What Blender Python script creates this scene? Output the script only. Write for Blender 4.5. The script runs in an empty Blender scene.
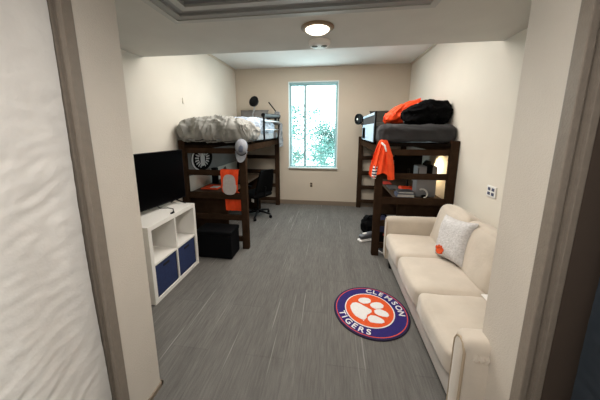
import bpy, bmesh, math, random
from mathutils import Vector, Matrix, noise

random.seed(7)
C = bpy.context.scene.collection
PI = math.pi

# ------------------------------------------------------------------ materials
def lin(h):
    h = h.lstrip('#')
    v = [int(h[i:i + 2], 16) / 255 for i in (0, 2, 4)]
    return tuple(((c + .055) / 1.055) ** 2.4 if c > .04045 else c / 12.92 for c in v) + (1,)

def mat(name, hexc, rough=.6, metal=0, var=0, vscale=20, bump=0, bscale=60, emit=0, spec=.5, sheen=0, stretch=None):
    m = bpy.data.materials.new(name); m.use_nodes = True
    nt = m.node_tree; b = nt.nodes['Principled BSDF']
    col = lin(hexc)
    b.inputs['Base Color'].default_value = col
    b.inputs['Roughness'].default_value = rough
    b.inputs['Metallic'].default_value = metal
    b.inputs['Specular IOR Level'].default_value = spec
    if sheen: b.inputs['Sheen Weight'].default_value = sheen
    if emit:
        b.inputs['Emission Color'].default_value = col
        b.inputs['Emission Strength'].default_value = emit
    tc = nt.nodes.new('ShaderNodeTexCoord')
    src = tc.outputs['Object']
    if stretch:
        mp = nt.nodes.new('ShaderNodeMapping'); mp.inputs['Scale'].default_value = stretch
        nt.links.new(src, mp.inputs['Vector']); src = mp.outputs['Vector']
    if var:
        n = nt.nodes.new('ShaderNodeTexNoise'); n.inputs['Scale'].default_value = vscale
        n.inputs['Detail'].default_value = 4
        nt.links.new(src, n.inputs['Vector'])
        r = nt.nodes.new('ShaderNodeValToRGB')
        r.color_ramp.elements[0].position = .3; r.color_ramp.elements[1].position = .7
        r.color_ramp.elements[0].color = tuple(c * (1 - var) for c in col[:3]) + (1,)
        r.color_ramp.elements[1].color = tuple(min(1, c * (1 + var)) for c in col[:3]) + (1,)
        nt.links.new(n.outputs['Fac'], r.inputs['Fac'])
        nt.links.new(r.outputs['Color'], b.inputs['Base Color'])
    if bump:
        n2 = nt.nodes.new('ShaderNodeTexNoise'); n2.inputs['Scale'].default_value = bscale
        n2.inputs['Detail'].default_value = 3
        nt.links.new(src, n2.inputs['Vector'])
        bp = nt.nodes.new('ShaderNodeBump'); bp.inputs['Strength'].default_value = bump
        bp.inputs['Distance'].default_value = .01
        nt.links.new(n2.outputs['Fac'], bp.inputs['Height'])
        nt.links.new(bp.outputs['Normal'], b.inputs['Normal'])
    return m

M = {}
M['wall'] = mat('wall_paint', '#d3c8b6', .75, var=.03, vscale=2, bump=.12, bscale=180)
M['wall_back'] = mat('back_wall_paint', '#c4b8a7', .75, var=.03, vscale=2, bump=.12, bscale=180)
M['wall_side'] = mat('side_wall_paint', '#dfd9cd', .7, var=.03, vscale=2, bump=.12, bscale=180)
M['stub'] = mat('stub_wall_paint', '#cfc6ba', .55, var=.04, vscale=3, bump=.25, bscale=220)
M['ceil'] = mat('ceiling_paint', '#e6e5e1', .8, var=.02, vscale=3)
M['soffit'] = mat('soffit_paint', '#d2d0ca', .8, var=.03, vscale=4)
M['frame'] = mat('taupe_metal_paint', '#82786d', .4, var=.06, vscale=30, bump=.2, bscale=140)
M['base'] = mat('taupe_vinyl', '#7d6f60', .5)
M['winframe'] = mat('window_aluminium', '#8db2b6', .4)
M['wintrim'] = mat('window_white_trim', '#e4ecea', .5)
M['winsill'] = mat('window_sill_paint', '#cfd8d6', .5)
M['dark'] = mat('closet_shade', '#463a31', .8)  # brown-dark colour standing in for the closet's shade
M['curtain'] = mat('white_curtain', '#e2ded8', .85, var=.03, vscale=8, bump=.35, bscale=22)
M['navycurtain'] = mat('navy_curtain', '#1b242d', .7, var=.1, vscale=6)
M['vent'] = mat('vent_grey', '#9d9e9c', .5)
M['ventdark'] = mat('vent_dark_grey', '#96989a', .5)
M['ventlight'] = mat('vent_light', '#b9bab7', .45)
M['white'] = mat('white_plastic', '#e9e8e4', .4)
M['lampring'] = mat('lamp_ring', '#8f7a60', .45)
M['dome'] = mat('lamp_dome', '#fff0d8', .4, emit=3)
M['lens'] = mat('detector_lens', '#8b9290', .2)
M['shelf'] = mat('white_laminate', '#e8e5df', .35, var=.02, vscale=6)
M['bin'] = mat('navy_fabric', '#1d2c56', .85, var=.12, vscale=40, bump=.2, bscale=200)
M['bindark'] = mat('bin_slot', '#0a0d18', .9)
M['black'] = mat('black_plastic', '#08080a', .5, spec=.15)
M['screen'] = mat('tv_screen', '#020203', .3, spec=.08)
M['blackbox'] = mat('black_leatherette', '#06070a', .7, spec=.12, bump=.1, bscale=120)
M['wood'] = mat('dark_walnut', '#37291f', .6, spec=0, var=.22, vscale=9, stretch=(1, 1, 1), bump=.05)
M['woodtop'] = mat('walnut_desktop', '#4a3a2d', .5, spec=.1, var=.2, vscale=9)
M['platform'] = mat('bed_platform', '#17120f', .9, spec=0)
M['greysheet'] = mat('grey_comforter', '#8f8e89', .9, var=.06, vscale=9, bump=.3, bscale=25)
M['charcoal'] = mat('charcoal_duvet', '#2c2b2d', .9, var=.1, vscale=9, bump=.2, bscale=30)
M['charpillow'] = mat('charcoal_pillow', '#38352f', .9, var=.15, vscale=20)
M['greypillow'] = mat('grey_pillow', '#6d6b68', .9, var=.12, vscale=16)
M['bluesheet'] = mat('pale_blue_sheet', '#bcd6ec', .85, var=.1, vscale=12)
M['bluewhite'] = mat('blue_white_blanket', '#a9b6c6', .85, var=.55, vscale=16, stretch=(1, 1, 2), bump=.2)
M['greythrow'] = mat('grey_throw', '#77787a', .95, var=.6, vscale=22, bump=.3)
M['orange'] = mat('orange_cloth', '#ee4a14', .8, var=.1, vscale=10)
M['orangebright'] = mat('bright_orange_nylon', '#ff4a10', .55, var=.08, vscale=8)
M['paleg'] = mat('pale_grey_print', '#b9b2b0', .8, var=.08, vscale=30)
M['blackcloth'] = mat('black_nylon', '#060607', .95, spec=.1, var=.3, vscale=8, bump=.3, bscale=18)
M['navycloth'] = mat('navy_cloth', '#1d2140', .8)
M['whitecloth'] = mat('white_cloth', '#e6e3e0', .8)
M['cap'] = mat('grey_cap', '#92959d', .85, var=.1, vscale=40)
M['capdark'] = mat('cap_mesh', '#5b6274', .85)
M['sofa'] = mat('beige_microfibre', '#c3b8aa', .9, var=.07, vscale=5, bump=.15, bscale=40, sheen=.3)
M['sofaframe'] = mat('sofa_base_fabric', '#c6c0ba', .9, var=.05, vscale=8)
M['piping'] = mat('sofa_piping', '#a79680', .9)
M['sherpa'] = mat('grey_sherpa', '#cac8c8', .98, var=.14, vscale=60, bump=.8, bscale=70)
M['steel'] = mat('brushed_steel', '#b5b8ba', .3, metal=.9)
M['greybox'] = mat('grey_casing', '#8f8f92', .5, var=.05, vscale=10)
M['ink'] = mat('black_ink', '#08080a', .95, spec=.05)
M['flag'] = mat('grey_flag', '#868480', .9, var=.06, vscale=6)
M['purple'] = mat('rug_purple', '#231560', .95, var=.12, vscale=60, bump=.3, bscale=200)
M['rugorange'] = mat('rug_orange', '#cf4d1c', .95, var=.1, vscale=60, bump=.3, bscale=200)
M['rugwhite'] = mat('rug_white', '#d8d5d4', .95, var=.05, vscale=60, bump=.3, bscale=200)
M['rugedge'] = mat('rug_edge', '#1d1230', .95)
M['paper'] = mat('paper', '#e6e2dc', .8)
M['red'] = mat('red_card', '#c23423', .7)
M['books'] = mat('slate_cover', '#4b5168', .6)
M['laptop'] = mat('laptop_grey', '#55565a', .4)
M['lampbulb'] = mat('warm_bulb', '#ffd9a0', .5, emit=3)
M['leaf'] = mat('pale_leaf', '#4b726c', .8, var=.35, vscale=3)
M['leaf2'] = mat('deeper_leaf', '#4d8a80', .8, var=.25, vscale=3)
M['bark'] = mat('bark', '#6f7f78', .9)
M['tag'] = mat('white_tag', '#dad8d2', .7)
M['ivory'] = mat('outlet_ivory', '#cbbfa8', .5)
M['brownslot'] = mat('outlet_brown', '#4c3c30', .5)

def glass_mat():
    m = bpy.data.materials.new('window_glass'); m.use_nodes = True
    nt = m.node_tree; nt.nodes.clear()
    o = nt.nodes.new('ShaderNodeOutputMaterial'); mx = nt.nodes.new('ShaderNodeMixShader')
    t = nt.nodes.new('ShaderNodeBsdfTransparent'); t.inputs['Color'].default_value = (.93, .99, .985, 1)
    g = nt.nodes.new('ShaderNodeBsdfGlossy'); g.inputs['Roughness'].default_value = .02
    mx.inputs['Fac'].default_value = .04
    nt.links.new(t.outputs[0], mx.inputs[1]); nt.links.new(g.outputs[0], mx.inputs[2])
    nt.links.new(mx.outputs[0], o.inputs[0])
    return m
M['glass'] = glass_mat()

def carpet_mat():
    m = bpy.data.materials.new('grey_loop_carpet'); m.use_nodes = True
    nt = m.node_tree; N = nt.nodes; Lk = nt.links; b = N['Principled BSDF']
    b.inputs['Roughness'].default_value = .95; b.inputs['Specular IOR Level'].default_value = .15
    tc = N.new('ShaderNodeTexCoord')
    def nz(scale, stretch, detail=3):
        mp = N.new('ShaderNodeMapping'); mp.inputs['Scale'].default_value = stretch
        Lk.new(tc.outputs['Object'], mp.inputs['Vector'])
        n = N.new('ShaderNodeTexNoise'); n.inputs['Scale'].default_value = scale; n.inputs['Detail'].default_value = detail
        Lk.new(mp.outputs['Vector'], n.inputs['Vector']); return n.outputs['Fac']
    def ramp(f, p0, p1, c0, c1):
        r = N.new('ShaderNodeValToRGB'); r.color_ramp.elements[0].position = p0; r.color_ramp.elements[1].position = p1
        r.color_ramp.elements[0].color = c0; r.color_ramp.elements[1].color = c1
        Lk.new(f, r.inputs['Fac']); return r.outputs['Color']
    def mix(kind, fac, a, c):
        x = N.new('ShaderNodeMix'); x.data_type = 'RGBA'; x.blend_type = kind; x.inputs['Factor'].default_value = fac
        Lk.new(a, x.inputs['A']); Lk.new(c, x.inputs['B']); return x.outputs['Result']
    g = lambda v: (v * .98, v * .925, v * .86, 1)
    base = ramp(nz(1, (90, 7, 1), 4), .3, .7, g(.118), g(.162))
    broad = ramp(nz(1, (9, 1.2, 1), 2), .3, .7, (.9, .9, .9, 1), (1.08, 1.08, 1.08, 1))
    c = mix('MULTIPLY', 1, base, broad)
    line = ramp(nz(1, (46, .8, 1), 1), .70, .73, (0, 0, 0, 1), (.085, .085, .082, 1))
    c = mix('ADD', 1, c, line)
    dark = ramp(nz(1, (60, 1.5, 1), 1), .66, .70, (1, 1, 1, 1), (.85, .85, .85, 1))
    c = mix('MULTIPLY', 1, c, dark)
    sp = ramp(nz(260, (1, 1, 1), 2), .3, .7, (.78, .78, .78, 1), (1.2, 1.2, 1.2, 1))
    c = mix('MULTIPLY', 1, c, sp)
    # seams of the carpet planks
    br = N.new('ShaderNodeTexBrick'); br.inputs['Scale'].default_value = 1
    br.inputs['Color1'].default_value = (1, 1, 1, 1); br.inputs['Color2'].default_value = (.93, .93, .93, 1)
    br.inputs['Mortar'].default_value = (.82, .82, .82, 1); br.inputs['Mortar Size'].default_value = .003
    br.inputs['Brick Width'].default_value = 1.0; br.inputs['Row Height'].default_value = .3
    mp = N.new('ShaderNodeMapping'); mp.inputs['Rotation'].default_value = (0, 0, PI / 2)
    Lk.new(tc.outputs['Object'], mp.inputs['Vector']); Lk.new(mp.outputs['Vector'], br.inputs['Vector'])
    c = mix('MULTIPLY', 1, c, br.outputs['Color'])
    Lk.new(c, b.inputs['Base Color'])
    bp = N.new('ShaderNodeBump'); bp.inputs['Strength'].default_value = .4; bp.inputs['Distance'].default_value = .004
    Lk.new(nz(300, (1, .5, 1)), bp.inputs['Height']); Lk.new(bp.outputs['Normal'], b.inputs['Normal'])
    return m
M['carpet'] = carpet_mat()

def stripe_mat(name, c1, c2, scale, axis='Y'):
    m = bpy.data.materials.new(name); m.use_nodes = True
    nt = m.node_tree; b = nt.nodes['Principled BSDF']; b.inputs['Roughness'].default_value = .9
    tc = nt.nodes.new('ShaderNodeTexCoord'); w = nt.nodes.new('ShaderNodeTexWave')
    w.bands_direction = axis; w.inputs['Scale'].default_value = scale; w.inputs['Distortion'].default_value = .6
    nt.links.new(tc.outputs['Object'], w.inputs['Vector'])
    r = nt.nodes.new('ShaderNodeValToRGB'); r.color_ramp.interpolation = 'CONSTANT'
    r.color_ramp.elements[0].color = lin(c1); r.color_ramp.elements[1].color = lin(c2); r.color_ramp.elements[1].position = .5
    nt.links.new(w.outputs['Fac'], r.inputs['Fac']); nt.links.new(r.outputs['Color'], b.inputs['Base Color'])
    return m
M['stripes'] = stripe_mat('black_white_stripes', '#1a1a1e', '#dde4ea', 5.5)
M['navystripe'] = stripe_mat('navy_white_stripes', '#1b2044', '#e9e2de', 9, 'Z')

# ------------------------------------------------------------------ mesh builder
def worldloc(o):
    v = Vector((0, 0, 0))
    while o is not None:
        v += o.location; o = o.parent
    return v

class MB:
    def __init__(s): s.bm = bmesh.new()
    def _in(s, tmp, M4=None):
        me = bpy.data.meshes.new('tmp'); 
        if M4 is not None: bmesh.ops.transform(tmp, matrix=M4, verts=tmp.verts)
        tmp.to_mesh(me); tmp.free(); s.bm.from_mesh(me); bpy.data.meshes.remove(me); return s
    def box(s, x0, x1, y0, y1, z0, z1, bevel=0, seg=2, M4=None):
        t = bmesh.new(); bmesh.ops.create_cube(t, size=1)
        for v in t.verts:
            v.co = Vector(((x0 + x1) / 2 + v.co.x * (x1 - x0), (y0 + y1) / 2 + v.co.y * (y1 - y0), (z0 + z1) / 2 + v.co.z * (z1 - z0)))
        if bevel:
            bmesh.ops.bevel(t, geom=list(t.edges), offset=bevel, segments=seg, profile=.6, affect='EDGES')
        return s._in(t, M4)
    def tube(s, pts, r, seg=10, M4=None, caps=True):
        t = bmesh.new(); pts = [Vector(p) for p in pts]; rings = []
        rr = r if isinstance(r, (list, tuple)) else [r] * len(pts)
        prev = None
        for i, p in enumerate(pts):
            d = (pts[min(i + 1, len(pts) - 1)] - pts[max(i - 1, 0)]).normalized()
            if prev is None:
                a = Vector((0, 0, 1)) if abs(d.z) < .9 else Vector((1, 0, 0))
                u = d.cross(a).normalized()
            else:
                u = (prev - d * prev.dot(d)).normalized()
            prev = u; w = d.cross(u)
            rings.append([t.verts.new(p + (u * math.cos(2 * PI * k / seg) + w * math.sin(2 * PI * k / seg)) * rr[i]) for k in range(seg)])
        for a, b in zip(rings, rings[1:]):
            for k in range(seg): t.faces.new((a[k], a[(k + 1) % seg], b[(k + 1) % seg], b[k]))
        if caps:
            t.faces.new(rings[0][::-1]); t.faces.new(rings[-1])
        return s._in(t, M4)
    def lathe(s, prof, c=(0, 0, 0), seg=24, M4=None, sx=1, sy=1):
        t = bmesh.new(); rings = []
        for r, z in prof:
            rings.append([t.verts.new((c[0] + sx * max(r, 1e-4) * math.cos(2 * PI * k / seg), c[1] + sy * max(r, 1e-4) * math.sin(2 * PI * k / seg), c[2] + z)) for k in range(seg)])
        for a, b in zip(rings, rings[1:]):
            for k in range(seg): t.faces.new((a[k], a[(k + 1) % seg], b[(k + 1) % seg], b[k]))
        t.faces.new(rings[0][::-1]); t.faces.new(rings[-1])
        bmesh.ops.recalc_face_normals(t, faces=t.faces)
        return s._in(t, M4)
    def prism(s, poly, z0, z1, M4=None):
        t = bmesh.new()
        a = [t.verts.new((x, y, z0)) for x, y in poly]; b = [t.verts.new((x, y, z1)) for x, y in poly]
        t.faces.new(a[::-1]); t.faces.new(b)
        n = len(poly)
        for k in range(n): t.faces.new((a[k], a[(k + 1) % n], b[(k + 1) % n], b[k]))
        bmesh.ops.recalc_face_normals(t, faces=t.faces)
        return s._in(t, M4)
    def grid(s, fn, nu, nv, thick=0, M4=None):
        t = bmesh.new()
        V = [[t.verts.new(fn(i / nu, j / nv)) for j in range(nv + 1)] for i in range(nu + 1)]
        for i in range(nu):
            for j in range(nv): t.faces.new((V[i][j], V[i + 1][j], V[i + 1][j + 1], V[i][j + 1]))
        if thick:
            bmesh.ops.recalc_face_normals(t, faces=t.faces)
            bmesh.ops.solidify(t, geom=list(t.faces), thickness=thick)
        bmesh.ops.recalc_face_normals(t, faces=t.faces)
        return s._in(t, M4)
    def soft(s, c, size, r, n=10, puff=0, amp=0, sc=5, seed=0, stretch=(1, 1, 1), M4=None, shape=None, ridged=False, shell=0):
        """rounded, puffed and wrinkled box"""
        t = bmesh.new(); h = Vector(size) / 2; r = min(r, *h)
        for ax in range(3):
            for sg in (-1, 1):
                V = []
                for i in range(n + 1):
                    row = []
                    for j in range(n + 1):
                        p = [0, 0, 0]; u = math.sin((2 * i / n - 1) * PI / 2 * .999); w = math.sin((2 * j / n - 1) * PI / 2 * .999)
                        u = .5 * u + .5 * (2 * i / n - 1); w = .5 * w + .5 * (2 * j / n - 1)
                        p[ax] = sg; p[(ax + 1) % 3] = u; p[(ax + 2) % 3] = w
                        P = Vector([p[k] * h[k] for k in range(3)])
                        q = Vector([max(-(h[k] - r), min(h[k] - r, P[k])) for k in range(3)])
                        d = P - q
                        if d.length > 1e-6: P = q + d.normalized() * r
                        P[ax] += sg * puff * (1 - u * u) * (1 - w * w)
                        row.append(t.verts.new(P))
                    V.append(row)
                for i in range(n):
                    for j in range(n):
                        t.faces.new((V[i][j], V[i + 1][j], V[i + 1][j + 1], V[i][j + 1]))
        bmesh.ops.remove_doubles(t, verts=t.verts, dist=1e-5)
        bmesh.ops.recalc_face_normals(t, faces=t.faces)
        t.normal_update()
        bot = [f for f in t.faces if f.normal.z < -.75] if shell else []
        if amp:
            sd = Vector((seed * 13.1, seed * 7.7, seed * 3.3))
            mv = []
            for v in t.verts:
                q = Vector([v.co[k] * stretch[k] * sc for k in range(3)]) + sd
                f = noise.noise(q) + .5 * noise.noise(q * 2.1)
                if ridged:
                    qw = q + Vector((noise.noise(q * .8 + sd), noise.noise(q * .8 - sd), 0)) * .7
                    f = .8 - 1.9 * abs(noise.noise(qw)) - .9 * abs(noise.noise(qw * 2.1)) - .35 * abs(noise.noise(qw * 4.5))
                    if shell: f *= min(1, .25 + 1.2 * (v.co.z + h.z) / size[2])
                mv.append((v, v.normal * f * amp))
            for v, d in mv: v.co += d
        if shape:
            for v in t.verts: v.co = Vector(shape(v.co.copy()))
        if shell:
            t.normal_update()
            bmesh.ops.delete(t, geom=bot, context='FACES')
            lo = [v for v in t.verts if not v.link_faces]
            bmesh.ops.delete(t, geom=lo, context='VERTS')
        T = Matrix.Translation(Vector(c))
        return s._in(t, T @ M4 if M4 is not None else T)
    def pillow(s, w, h, tk, n=16, M4=None, amp=0, seed=0, sc=9):
        t = bmesh.new(); sd = Vector((seed * 3.1, seed * 5.7, seed))
        for sg in (-1, 1):
            V = []
            for i in range(n + 1):
                row = []
                for j in range(n + 1):
                    u = 2 * i / n - 1; v = 2 * j / n - 1
                    x = w / 2 * u * (1 - .10 * (1 - v * v) * u * u); y = h / 2 * v * (1 - .10 * (1 - u * u) * v * v)
                    z = sg * tk / 2 * (max(0, (1 - u ** 4)) * max(0, (1 - v ** 4))) ** .55
                    f = noise.noise(Vector((x, y, z)) * sc + sd) * amp if abs(u) < 1 and abs(v) < 1 else 0
                    row.append(t.verts.new((x, y, z + sg * f)))
                V.append(row)
            for i in range(n):
                for j in range(n): t.faces.new((V[i][j], V[i + 1][j], V[i + 1][j + 1], V[i][j + 1]))
        bmesh.ops.remove_doubles(t, verts=t.verts, dist=1e-5)
        bmesh.ops.recalc_face_normals(t, faces=t.faces)
        return s._in(t, M4)
    def build(s, name, m, parent=None, smooth=False, origin=None):
        off = worldloc(parent) if parent is not None else Vector(origin or (0, 0, 0))
        for v in s.bm.verts: v.co -= off
        me = bpy.data.meshes.new(name); s.bm.to_mesh(me); s.bm.free()
        me.materials.append(M[m] if isinstance(m, str) else m)
        if smooth:
            for p in me.polygons: p.use_smooth = True
            try: me.set_sharp_from_angle(angle=math.radians(50))
            except Exception: pass
        o = bpy.data.objects.new(name, me); C.objects.link(o)
        if parent is not None: o.parent = parent
        else: o.location = off
        return o

def tag(o, label, cat, group=None, kind=None):
    o['label'] = label; o['category'] = cat
    if group: o['group'] = group
    if kind: o['kind'] = kind
    return o
def thing(name, loc, label, cat, group=None):
    o = bpy.data.objects.new(name, None); C.objects.link(o); o.location = loc
    o.empty_display_size = .1
    return tag(o, label, cat, group)
def struct(o):
    o['kind'] = 'structure'; return o
def dup(root, loc, label):
    r = root.copy(); C.objects.link(r); r.location = loc; r['label'] = label
    for ch in list(root.children):
        c = ch.copy(); C.objects.link(c); c.parent = r
        for g in ch.children:
            d = g.copy(); C.objects.link(d); d.parent = c
    return r
def RZ(a): return Matrix.Rotation(a, 4, 'Z')
def RX(a): return Matrix.Rotation(a, 4, 'X')
def RY(a): return Matrix.Rotation(a, 4, 'Y')
def TR(*v): return Matrix.Translation(Vector(v))

# ------------------------------------------------------------------ setting
XL, XR, D, ZC, ZS, YS = -2.078, 1.512, 5.313, 2.929, 2.44, 2.609
PL, PR, B = -1.075, .784, 1.21
YB = -1.3
WX0, WX1, WZ0, WZ1 = -.925, .130, .815, 2.65

struct(MB().box(XL - .1, XR + .1, YB - .1, D + .1, -.1, 0).build('floor', 'carpet'))
struct(MB().box(XL - .1, XR + .1, YS - .1, D + .1, ZC, ZC + .1).build('ceiling', 'ceil'))
# lowered ceiling with a recess for the air return
VX0, VX1, VY0, VY1 = -1.13, .61, 1.05, 1.815
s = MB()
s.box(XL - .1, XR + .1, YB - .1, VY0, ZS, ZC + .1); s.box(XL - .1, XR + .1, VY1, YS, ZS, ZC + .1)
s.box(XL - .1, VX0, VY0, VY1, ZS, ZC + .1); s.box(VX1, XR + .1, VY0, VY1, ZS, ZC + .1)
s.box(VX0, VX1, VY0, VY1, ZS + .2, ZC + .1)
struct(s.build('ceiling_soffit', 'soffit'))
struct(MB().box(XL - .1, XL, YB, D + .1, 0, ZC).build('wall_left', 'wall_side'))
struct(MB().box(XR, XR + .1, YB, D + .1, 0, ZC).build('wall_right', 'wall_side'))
s = MB()
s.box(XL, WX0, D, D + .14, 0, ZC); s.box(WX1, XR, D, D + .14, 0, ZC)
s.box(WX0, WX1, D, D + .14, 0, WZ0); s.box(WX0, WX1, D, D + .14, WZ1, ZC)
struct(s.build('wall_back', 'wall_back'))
struct(MB().box(XL, XR, YB - .1, YB, 0, ZS).build('wall_front', 'wall'))
# closet end walls beside the passage
def rounded(x0, x1, y0, y1, corner):    # bullnose corner at the passage side
    r = .015
    return [(x0, y0), (x1, y0), (x1, y1), (x0, y1)]
struct(MB().box(XL, PL, .96, B, 0, ZS, bevel=.006).build('wall_closet_left', 'stub'))
struct(MB().box(PR, XR, .96, B, 0, ZS, bevel=.006).build('wall_closet_right', 'stub'))
# taupe metal frames around the closet openings
def metal_frame(name, sx, xf):
    s = MB()
    lo = lambda a, b: (min(xf + sx * a, xf + sx * b), max(xf + sx * a, xf + sx * b))
    s.box(*lo(-.012, .014), .926, .972, 0, ZS - .005, bevel=.004)
    s.box(*lo(.010, .05), .945, .972, 0, ZS - .005)
    s.box(*lo(.046, .07), .932, .972, 0, ZS - .005, bevel=.003)
    s.box(*lo(-.012, .07), YB + .01, .926, 2.30, ZS - .005)
    return struct(s.build(name, 'frame'))
metal_frame('trim_1', -1, PL); metal_frame('trim_2', 1, PR)
s = MB(); s.box(PR + .30, PR + .32, YB + .02, .93, 0, ZS - .01); s.box(PR + .071, PR + .30, .935, .958, 0, ZS - .01)  # dark sheets added to paint the unlit inside of the right closet
struct(s.build('closet_shade_sheet', 'dark'))
# baseboards
struct(MB().box(XL + .012, XR - .012, D - .012, D, 0, .095).build('baseboard_back', 'base'))
struct(MB().box(XL, XL + .012, B + .02, D, 0, .095).build('baseboard_left', 'base'))
struct(MB().box(XR - .012, XR, B + .02, D, 0, .095).build('baseboard_right', 'base'))
s = MB(); s.box(PL, PL + .01, .975, B + .01, 0, .03); s.box(XL + .012, PL + .01, B, B + .012, 0, .03)
struct(s.build('baseboard_closet_left', 'base'))
s = MB(); s.box(PR - .01, PR, .975, B + .01, 0, .03); s.box(PR - .01, XR - .012, B, B + .012, 0, .03)
struct(s.build('baseboard_closet_right', 'base'))
# thin trim at the ceiling line
struct(MB().box(XL, XL + .015, YS, D, ZC - .035, ZC).build('trim_3', 'wall'))
struct(MB().box(XR - .015, XR, YS, D, ZC - .035, ZC).build('trim_4', 'wall'))

# window
w = struct(bpy.data.objects.new('window_1', None)); C.objects.link(w); w.location = (WX0, D, WZ0)
s = MB(); t = .018
s.box(WX0, WX0 + t, D - .006, D + .06, WZ0, WZ1); s.box(WX1 - t, WX1, D - .006, D + .06, WZ0, WZ1)
s.box(WX0, WX1, D - .006, D + .06, WZ1 - t, WZ1)
s.build('casing', 'wintrim', w)
s = MB(); f = .045
s.box(WX0 + t, WX0 + t + f, D + .06, D + .12, WZ0 + .02, WZ1 - t); s.box(WX1 - t - f, WX1 - t, D + .06, D + .12, WZ0 + .02, WZ1 - t)
s.box(WX0 + t + f, WX1 - t - f, D + .06, D + .12, WZ0 + .02, WZ0 + .06); s.box(WX0 + t + f, WX1 - t - f, D + .06, D + .12, WZ1 - t - .06, WZ1 - t)
s.build('window_frame', 'winframe', w)
MB().box(-.597, -.547, D + .05, D + .12, WZ0 + .06, WZ1 - t - .06).build('mullion', 'winframe', w)
MB().box(WX0 + t, WX1 - t, D + .02, D + .058, WZ1 - t - .035, WZ1 - t).build('blind_header', 'winframe', w)
s = MB(); s.box(WX0 + t + f, -.592, D + .088, D + .092, WZ0 + .06, WZ1 - t - .06); s.box(-.553, WX1 - t - f, D + .088, D + .092, WZ0 + .06, WZ1 - t - .06)
s.build('glass_pane', 'glass', w)
s = MB(); s.box(WX0 - .02, WX1 + .02, D - .014, D + .06, WZ0 + .002, WZ0 + .03, bevel=.004)
s.build('window_sill', 'winsill', w)
MB().box(WX0, WX1, D - .016, D, WZ0 - .028, WZ0 + .001).build('sill_shadow_strip', 'base', w)  # dark strip standing in for the shadow below the sill

# trees beyond the window
def tree(cx, cy, ztop, rad, n, m, label, seed):
    rnd = random.Random(seed)
    t = thing('leafy_tree', (cx, cy, -3), label, 'tree', 'trees outside the window')
    br = MB(); br.tube([(cx, cy, -3), (cx + .05, cy, -1), (cx - .05, cy, ztop - rad * 1.2)], [.16, .12, .05])
    ends = []
    for k in range(9):
        a = rnd.uniform(0, 2 * PI); z0 = ztop - rad * rnd.uniform(1.1, 2.2)
        e = (cx + rad * .8 * math.cos(a), cy + rad * .6 * math.sin(a), z0 + rad * rnd.uniform(.3, .9))
        br.tube([(cx, cy, z0), ((cx + e[0]) / 2, (cy + e[1]) / 2, z0 + .3), e], [.05, .03, .01], 6); ends.append(e)
    br.build('trunk', 'bark', t)
    cl = [(cx + rnd.gauss(0, rad * .5), cy + rnd.gauss(0, rad * .4), ztop - rad + rnd.gauss(0, rad * .55)) for _ in range(26)]
    bm = bmesh.new()
    for i in range(n):
        c = rnd.choice(cl)
        p = Vector((c[0] + rnd.gauss(0, rad * .17), c[1] + rnd.gauss(0, rad * .17), c[2] + rnd.gauss(0, rad * .13)))
        if p.z > ztop: continue
        d = Vector((rnd.uniform(-1, 1), rnd.uniform(-1, 1), rnd.uniform(-.8, .6))).normalized()
        e = d.cross(Vector((rnd.uniform(-1, 1), rnd.uniform(-1, 1), rnd.uniform(-1, 1)))).normalized()
        l = rnd.uniform(.05, .11) * (1.3 if cy > 10 else 1)
        vs = [bm.verts.new(p), bm.verts.new(p + d * l * .5 + e * l * .3), bm.verts.new(p + d * l), bm.verts.new(p + d * l * .5 - e * l * .3)]
        bm.faces.new(vs)
    s = MB(); me = bpy.data.meshes.new('x'); bm.to_mesh(me); bm.free(); s.bm.from_mesh(me); bpy.data.meshes.remove(me)
    s.build('crown', m, t)
tree(-1.35, 8.0, 2.35, .95, 3000, 'leaf', 'pale teal leafy tree seen through the left window pane', 3)
tree(-.30, 11.4, 2.15, 1.35, 6500, 'leaf', 'pale teal leafy tree low behind the right window pane', 5)

# ------------------------------------------------------------------ passage ceiling
v = thing('air_vent', (-.26, 1.45, ZS), 'wide grey air return grille recessed in the lowered ceiling', 'vent')
def ring(x0, x1, y0, y1, wd, z0, z1):
    s = MB()
    s.box(x0, x1, y0, y0 + wd, z0, z1); s.box(x0, x1, y1 - wd, y1, z0, z1)
    s.box(x0, x0 + wd, y0 + wd, y1 - wd, z0, z1); s.box(x1 - wd, x1, y0 + wd, y1 - wd, z0, z1); return s
ring(VX0 - .035, VX1 + .035, VY0 - .035, VY1 + .035, .045, ZS - .012, ZS).build('outer_flange', 'ventlight', v)
ring(VX0 + .001, VX1 - .001, VY0 + .001, VY1 - .001, .06, ZS - .006, ZS + .03).build('inner_frame', 'vent', v)
ring(VX0 + .062, VX1 - .062, VY0 + .062, VY1 - .062, .05, ZS + .010, ZS + .05).build('inner_step', 'ventdark', v)
ring(VX0 + .113, VX1 - .113, VY0 + .113, VY1 - .113, .05, ZS + .002, ZS + .05).build('filter_rail', 'ventlight', v)
s = MB(); s.box(VX0 + .164, VX1 - .164, VY0 + .164, VY1 - .164, ZS + .035, ZS + .06)
for k in range(11):
    y = VY0 + .19 + k * .04
    s.box(VX0 + .165, VX1 - .165, y, y + .006, ZS + .015, ZS + .035)
s.build('louver_panel', 'ventdark', v)

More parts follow.
